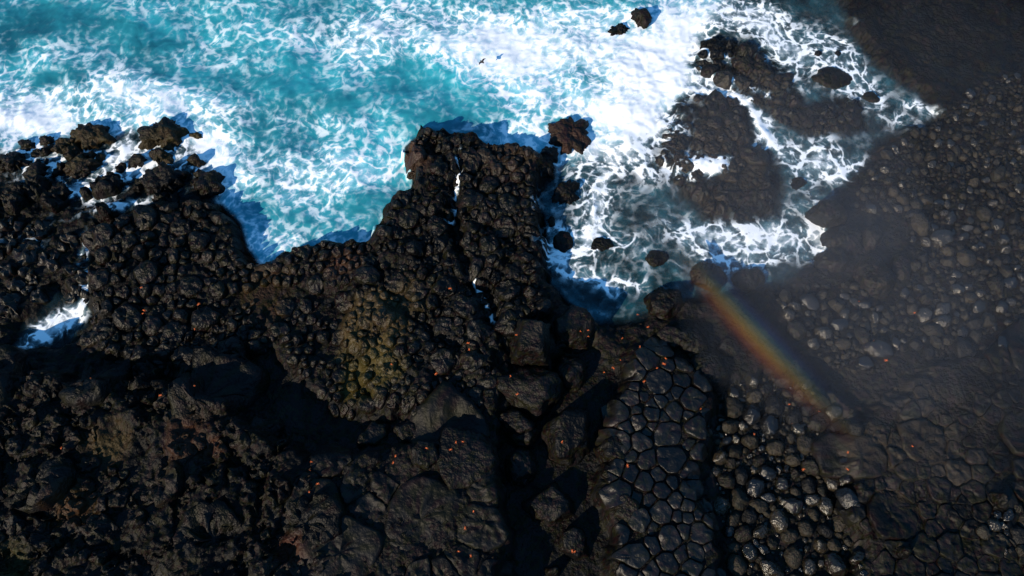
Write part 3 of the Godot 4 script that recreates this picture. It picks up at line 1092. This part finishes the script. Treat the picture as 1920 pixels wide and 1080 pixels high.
	cells(bars, "reef_lobe", [1295, 112, 1350, 70, 1438, 110, 1495, 188, 1490, 230, 1420, 185, 1350, 145], 0.25, 0.7, [1.6, 1.0, 0.6], 0.12, 0.22, "lobe", M.lobe)
	cells(bars, "reef_lobe", [1485, 208, 1598, 184, 1610, 232, 1512, 246], 0.2, 0.7, [1.6, 1.0, 0.6], 0.12, 0.16, "lobe", M.lobe)

	# ------------------------------------------------------------ boulders
	boulder("knobbly brown rock hump rising from foam, larger of the two left", "sea_rock", 303, 250, 56, 30, 0, 0.94, "knob", -0.2)
	boulder("low knobbly brown rock with flat top at the left, beside white surf", "sea_rock", 168, 253, 54, 24, 0, 0.79, "knob", -0.2)
	boulder("reddish knobbly outcrop in the foam right of the headland tip", "sea_rock", 1068, 252, 46, 38, 0, 0.6, "knob", -0.2)
	boulder("low rock joining the reddish outcrop to the headland tip", "sea_rock", 1030, 288, 26, 16, -30, 0.6, "knob", -0.2)
	boulder("pointed dark rock poking out of surf at top", "sea_rock", 1205, 30, 17, 24, 0, 0.86, "knob", -0.2)
	boulder("wave-washed grey hump under white water beside the pointed rock", "sea_rock", 1160, 56, 34, 14, 0, 0.32, "knob", -0.2)
	boulder("dark knob beside the cove mouth, right end of left reef", "sea_rock", 388, 340, 24, 28, 20, 0.72, "knob", 0.0)
	boulder("broad dark rock mass below the knobbly hump on the left", "sea_rock", 305, 335, 48, 28, -10, 0.65, "knob", 0.0)
	boulder("small dark rock between foam streams on left reef", "sea_rock", 255, 300, 18, 14, 0, 0.50, "knob", 0.0)
	boulder("long brown rock ridge left of the foam chute", "sea_rock", 150, 310, 46, 18, -18, 0.58, "knob", 0.0)
	boulder("round lump of lava at the left edge of the reef", "sea_rock", 65, 320, 22, 18, 0, 0.58, "knob", 0.0)
	boulder("dark rock shoulder under the flat-topped rock on the left", "sea_rock", 120, 270, 34, 14, -20, 0.58, "knob", 0.0)
	boulder("rugged rock at far left picture edge under the surf", "sea_rock", 20, 300, 30, 18, -10, 0.50, "knob", 0.0)
	boulder("squat lava knob at left, below the long brown ridge", "sea_rock", 105, 360, 26, 16, 0, 0.50, "knob", 0.0)
	boulder("lava lump at the far left, above the dark wet flat", "sea_rock", 30, 355, 30, 18, 0, 0.50, "knob", 0.0)
	boulder("rock lump standing in foam above the lobed shelf", "sea_rock", 210, 345, 24, 14, -15, 0.43, "knob", 0.0)
	boulder("small jagged rock in white surf at the left picture edge", "sea_rock", 48, 272, 20, 11, 10, 0.55, "knob", -0.2)
	boulder("small jagged rock left of the flat-topped rock, half in surf", "sea_rock", 88, 262, 16, 10, -15, 0.5, "knob", -0.2)
	boulder("low rock right of the larger hump, foam pouring past", "sea_rock", 368, 252, 16, 8, 10, 0.45, "knob", -0.2)
	boulder("ragged rock just under the larger hump, foam below it", "sea_rock", 300, 292, 30, 12, 0, 0.6, "knob", -0.1)
	boulder("low dark rock at the reef's right side above the end knob", "sea_rock", 365, 300, 18, 12, 20, 0.5, "knob", -0.1)
	boulder("big rounded boulder where the rainbow meets the foam", "boulder", 1329, 516, 39, 30, 15, 0.79, "round", -0.2)
	boulder("low rounded boulder just right of the rainbow boulder", "boulder", 1405, 523, 36, 23, 0, 0.58, "round", -0.2)
	boulder("craggy dark boulder in shadow left of the rainbow foot", "boulder", 1248, 566, 36, 30, 0, 0.79, "block", -0.1)
	boulder("smooth brown oval boulder alone in the foam wash", "boulder", 1230, 485, 31, 21, -15, 0.50, "round", -0.3)
	boulder("half-sunk ribbed rock left of the smooth oval boulder", "boulder", 1130, 463, 36, 21, -10, 0.36, "round", -0.3)
	boulder("dark rock with split top among foam by the headland", "boulder", 1055, 455, 22, 24, 30, 0.50, "block", -0.3)
	boulder("small pointed stone in foam right of the headland", "boulder", 1034, 417, 10, 13, 0, 0.36, "block", -0.2)
	boulder("brown ribbed rock tongue below the reddish outcrop", "boulder", 1058, 365, 26, 34, 40, 0.6, "knob", -0.3)
	boulder("large flat-topped dark boulder in the upper right wash", "boulder", 1562, 146, 59, 27, 3, 0.58, "round", -0.3)
	boulder("small round boulder left of the flat-topped one in the wash", "boulder", 1477, 145, 17, 15, 0, 0.43, "round", -0.3)
	boulder("brown boulder at the lower right of the flat-topped one", "boulder", 1633, 183, 22, 14, 10, 0.36, "round", -0.2)
	boulder("tiny dark stone in foam above the flat-topped boulder, left one", "boulder", 1534, 101, 9, 8, 0, 0.32, "round", -0.2)
	boulder("tiny tilted stone in foam above the flat-topped boulder, right one", "boulder", 1571, 101, 10, 7, -30, 0.32, "round", -0.2)
	boulder("dark oval boulder amid foam, mid right", "boulder", 1491, 346, 29, 20, 5, 0.43, "round", -0.3)
	boulder("low dark reef boulder awash below the flat-topped one", "boulder", 1535, 212, 52, 26, 0, 0.36, "round", -0.3)
	boulder("dark knob on the reef beside thick white foam", "boulder", 1330, 132, 20, 14, 0, 0.40, "round", -0.1)
	boulder("dark reef knob above the thick foam, upper one", "boulder", 1340, 85, 34, 16, 10, 0.55, "knob", -0.1)
	boulder("brown reef hump left of the small round boulder", "boulder", 1410, 125, 44, 20, 25, 0.5, "knob", -0.1)
	boulder("angular boulder at the right edge of the foam wash", "boulder", 1556, 398, 36, 24, 30, 0.9, "block", 0.1)
	boulder("wide flat boulder below the angular one at shore", "boulder", 1588, 445, 42, 30, 10, 0.8, "round", 0.1)
	boulder("dark oval boulder at the foam's right corner", "boulder", 1567, 485, 35, 24, 5, 0.7, "round", 0.1)
	boulder("small upright brown boulder right of the wide flat one", "boulder", 1636, 440, 20, 26, 15, 0.8, "block", 0.1)
	boulder("big tall boulder at the head of the cobble beach", "boulder", 1645, 515, 40, 46, -15, 0.9, "round", 0.1)
	boulder("dull boulder in mist beside the big tall one", "boulder", 1690, 500, 24, 34, 10, 0.5, "round", 0.1)
	boulder("square block with ribbed grey top by the headland", "stone_block", 996, 632, 37, 42, 0, 1.6, "streak", 0.7)
	boulder("rounded dark block right of the ribbed square block", "stone_block", 1076, 608, 40, 38, 10, 1.2, "block", 0.2)
	boulder("dark round boulder in the gap under the rounded block", "stone_block", 1070, 693, 36, 34, 0, 1.0, "round", 0.0)
	boulder("largest angular block, brown edged, at centre", "stone_block", 995, 726, 68, 40, 5, 1.3, "block", 0.2)
	boulder("wedge block with pale left face under the largest block", "stone_block", 966, 791, 44, 26, 15, 0.9, "block", 0.1)
	boulder("small dark block under the wedge with pale face", "stone_block", 984, 817, 34, 19, -15, 0.8, "block", 0.0)
	boulder("tall five-sided block lit on its left rim", "stone_block", 1066, 812, 43, 50, 0, 1.3, "block", 0.0)
	boulder("smooth dark boulder with pale corner in the gully", "stone_block", 976, 872, 33, 37, 0, 0.9, "round", 0.0)
	boulder("broad dark boulder low in the gully", "stone_block", 1030, 945, 54, 32, -12, 0.9, "block", -0.1)
	boulder("boulder with lit lower rim near gully's foot", "stone_block", 1076, 1017, 29, 30, 0, 0.8, "block", -0.1)
	boulder("small grey stone at the bottom of the gully", "stone_block", 1036, 1070, 17, 10, 0, 0.6, "block", 0.0)
	boulder("dark boulder in the black hollow above the slabs", "stone_block", 766, 812, 38, 21, 10, 0.8, "block", 0.1)
	boulder("shadowed long boulder at the hollow's right end", "stone_block", 700, 818, 42, 24, -40, 0.8, "block", 0.1)
	boulder("small slab leaning on the plateau rim", "stone_block", 797, 852, 30, 25, 0, 0.6, "block", 1.4)
	boulder("big smooth slab at the plateau's upper right corner", "stone_block", 872, 862, 58, 52, 10, 0.45, "block", 1.35)
	boulder("fan-shaped ribbed slab left of the cracked platform", "stone_block", 1160, 840, 42, 28, 0, 0.7, "block", 0.3)
	boulder("triangular slab below the fan-shaped slab", "stone_block", 1156, 893, 34, 24, 20, 0.6, "block", 0.3)
	boulder("tall brown slab against the cracked platform", "stone_block", 1177, 955, 27, 36, -15, 0.7, "block", 0.4)
	boulder("flat stone at the lower left foot of cracked platform", "stone_block", 1174, 1013, 20, 14, 0, 0.6, "block", 0.3)
	boulder("blue-black slab right of the cracked platform top", "stone_block", 1330, 690, 36, 46, -35, 0.8, "round", 0.1)
	boulder("blue-black rounded slab under the rainbow's left side", "stone_block", 1300, 640, 42, 26, 30, 0.7, "round", 0.1)
	boulder("shaded slab between craggy boulder and cracked platform", "stone_block", 1262, 632, 30, 22, 10, 0.6, "block", 0.1)
	boulder("brown stone under the middle of the rainbow", "boulder", 1370, 650, 26, 18, 20, 0.5, "round", 0.1)
	boulder("lone brown boulder on the right rock platform", "boulder", 1880, 938, 13, 20, -20, 0.7, "block", 0.9)
	boulder("yellowish boulder set in the lower right platform", "boulder", 1700, 1033, 13, 11, 0, 0.5, "round", 0.9)

	# ------------------------------------------------------------ cobbles
	cobbles("cobble", "cobble in the dark channel", "cobbles in the channel", [1362, 720, 1430, 705, 1500, 715, 1580, 770, 1595, 800, 1590, 1000, 1622, 1080, 1630, 1130, 1392, 1130, 1350, 960, 1338, 860], [0.38, 0.25, 0.16, 0.115, 0.085, 0.06], 700, 300, 12, 1.0, [["near the end of the rainbow", 1500, 740], ["against the cracked platform", 1385, 830], ["in the middle of the channel", 1470, 900], ["against the right rock platform", 1570, 900], ["at the picture's bottom edge", 1500, 1060]])
	cobbles("beach_cobble", "cobble on the upper beach", "cobbles on the upper right beach", [1450, 560, 1530, 530, 1600, 530, 1640, 570, 1690, 560, 1720, 470, 1690, 400, 1590, 390, 1640, 310, 1700, 260, 1780, 205, 1840, 155, 1990, 110, 1990, 640, 1900, 650, 1760, 680, 1700, 650, 1640, 700, 1560, 690, 1500, 640], [0.46, 0.30, 0.19, 0.14, 0.105, 0.075], 1500, 300, 13, 0.5, [["near the dark pool in the top right", 1830, 230], ["below the right corner of the foam", 1500, 590], ["beside the big tall boulder", 1690, 590], ["in the middle of the beach", 1790, 420], ["at the right picture edge", 1890, 400], ["above the right rock platform", 1800, 610]])
	cobbles("shingle_cobble", "cobble among shingle", "cobbles in the lower right corner", [1820, 1000, 1850, 965, 1990, 940, 1990, 1040, 1860, 1040], [0.3, 0.2, 0.12], 300, 120, 14, 1.0, [["on the lower right platform", 1900, 1000]])

	# ------------------------------------------------------------ crabs and the bird
	rng.seed = 77
	var red := StandardMaterial3D.new()
	red.albedo_color = Color(0.6, 0.12, 0.02).linear_to_srgb()
	red.roughness = 0.45
	var crab := crab_mesh()
	for set_ in [["orange crab on the big slab area at lower centre", "crabs on the lower centre slabs", [855, 829, 868, 828, 845, 843, 845, 919, 738, 868, 742, 855, 868, 952, 888, 958, 860, 1034, 883, 1042, 922, 1046, 872, 990, 800, 840]],
			["orange crab on the angular blocks in the central gully", "crabs on the central blocks", [970, 739, 1018, 724, 1003, 760, 1054, 828, 935, 710, 935, 722, 957, 705, 1002, 668, 968, 652, 1088, 620, 1103, 619, 1102, 632, 1078, 1034, 1073, 1033]],
			["orange crab on the wet dark rock above the cracked platform", "crabs on the wet dark rock", [1160, 584, 1178, 602, 1196, 590, 1201, 608, 1192, 620, 1215, 613, 1166, 634, 1150, 690, 1165, 675, 1133, 698, 1195, 590]],
			["orange crab on the cracked platform", "crabs on the cracked platform", [1248, 672, 1232, 690, 1200, 650, 1245, 682, 1316, 768, 1177, 873, 1208, 715, 1260, 700]],
			["orange crab among the cobbles in the channel", "crabs in the cobble channel", [1480, 758, 1486, 792, 1414, 815, 1507, 880, 1493, 866, 1534, 1006, 1377, 1032, 1590, 848, 1589, 880, 1537, 772]],
			["orange crab on the right rock and beach", "crabs on the right shore", [1711, 837, 1610, 565, 1715, 586, 1633, 680, 1662, 675, 1672, 664, 1744, 493, 1606, 618, 1638, 640]],
			["orange crab on the headland lava", "crabs on the headland", [844, 541, 878, 643, 734, 683, 818, 702, 784, 722, 847, 737, 838, 573, 880, 655]],
			["orange crab on the left lobed shelf", "crabs on the left shelf", [265, 539, 270, 582, 365, 617, 372, 570, 268, 588]],
			["orange crab on the lower left plateau", "crabs on the lower left plateau", [149, 722, 152, 740, 170, 742, 193, 722, 301, 741, 364, 723, 131, 733, 584, 866, 581, 880, 579, 893, 596, 907, 614, 906, 524, 918, 580, 923, 625, 958, 115, 840, 338, 710, 170, 710]]]:
		for k in range(0, set_[2].size(), 2):
			var y := 0.8
			var p := Vector3()
			for pass_ in 5:
				p = spot(set_[2][k], set_[2][k + 1], y)
				y = top_y(p.x, p.z)
			var o := place("crab", crab, red)
			o.position = Vector3(p.x, y - 0.01, p.z)
			o.rotation.y = rng.randf() * TAU
			o.scale = Vector3.ONE * rng.randf_range(0.26, 0.42)
			tag(o, set_[0], "crab", set_[1])

	var dark := StandardMaterial3D.new()
	dark.albedo_color = Color(0.03, 0.03, 0.035).linear_to_srgb()
	dark.roughness = 0.8
	var bird := Node3D.new()
	bird.name = "seabird"
	bird.position = spot(904, 116, 0.7)
	bird.scale = Vector3.ONE * 0.6
	bird.rotation.y = 0.9
	add_child(bird)
	tag(bird, "small dark seabird flying low over the foaming sea", "bird")
	var trunk := SphereMesh.new()
	trunk.radius = 0.085
	trunk.height = 0.46
	var torso := place("body", trunk, dark, bird)
	torso.rotation.x = PI / 2
	for side in [-1.0, 1.0]:
		var st := SurfaceTool.new()
		st.begin(Mesh.PRIMITIVE_TRIANGLES)
		var edge := [Vector3(0, 0, -0.10), Vector3(0.22, 0.07, -0.13), Vector3(0.46, 0.02, 0.02), Vector3(0.20, 0.06, 0.03), Vector3(0, 0, 0.09)]
		for layer in [0.0, 0.015]:
			for k in [[0, 1, 4], [1, 3, 4], [1, 2, 3]]:
				var order: Array = k if (layer > 0.0) == (side > 0.0) else [k[0], k[2], k[1]]
				for q in order:
					st.add_vertex((edge[q] + Vector3(0.04, layer, 0)) * Vector3(side, 1, 1))
		st.generate_normals()
		place("wing", st.commit(), dark, bird)

	# ------------------------------------------------------------ spray and rainbow
	for f in [[1760, 330, 2.5, 13.0, 3.0, 12.0, 0.0035], [1700, 620, 2.5, 9.0, 2.5, 7.0, 0.003], [1420, 330, 2.0, 8.0, 2.5, 6.0, 0.007], [1560, 560, 2.0, 7.0, 2.0, 6.0, 0.006]] :
		var mist := FogVolume.new()
		mist.name = numbered("spray_mist")
		mist.shape = RenderingServer.FOG_VOLUME_SHAPE_ELLIPSOID
		mist.size = Vector3(f[3], f[4], f[5]) * 2.0
		mist.position = spot(f[0], f[1], f[2])
		var fm := FogMaterial.new()
		fm.albedo = Color(0.9, 0.93, 1.0)
		fm.density = f[6]
		mist.material = fm
		add_child(mist)
		tag(mist, "thin pale spray drifting over the right shore", "mist", "spray over the right shore", "stuff")
	env.volumetric_fog_enabled = true
	env.volumetric_fog_density = 0.0
	var bow := Node3D.new()
	bow.name = "rainbow"
	bow.position = spot(1430, 642, 0.95)
	bow.rotation.y = -0.93
	add_child(bow)
	tag(bow, "short rainbow slanting over boulders in the spray", "rainbow")
	var hues := [Color(0.75, 0.30, 0.14), Color(1.0, 0.56, 0.16), Color(1.0, 0.80, 0.24), Color(0.60, 0.85, 0.42), Color(0.26, 0.55, 0.85), Color(0.32, 0.32, 0.70)]
	for k in 6:
		for part in 6:
			var radius := 55.0 + 0.23 * (2.5 - k)
			var turn := (part - 2.6) * 0.036
			var band := FogVolume.new()
			band.name = "colour_band"
			band.shape = RenderingServer.FOG_VOLUME_SHAPE_ELLIPSOID
			band.size = Vector3(5.6, 0.9, 0.78)
			band.position = Vector3(sin(turn) * radius, 0, cos(turn) * radius - 55.0)
			band.rotation.y = turn
			var fm := FogMaterial.new()
			fm.albedo = hues[k]
			fm.density = [0.024, 0.046, 0.050, 0.036, 0.030, 0.022][k] * [0.06, 0.3, 1.3, 1.15, 0.35, 0.06][part]
			band.material = fm
			bow.add_child(band, true)
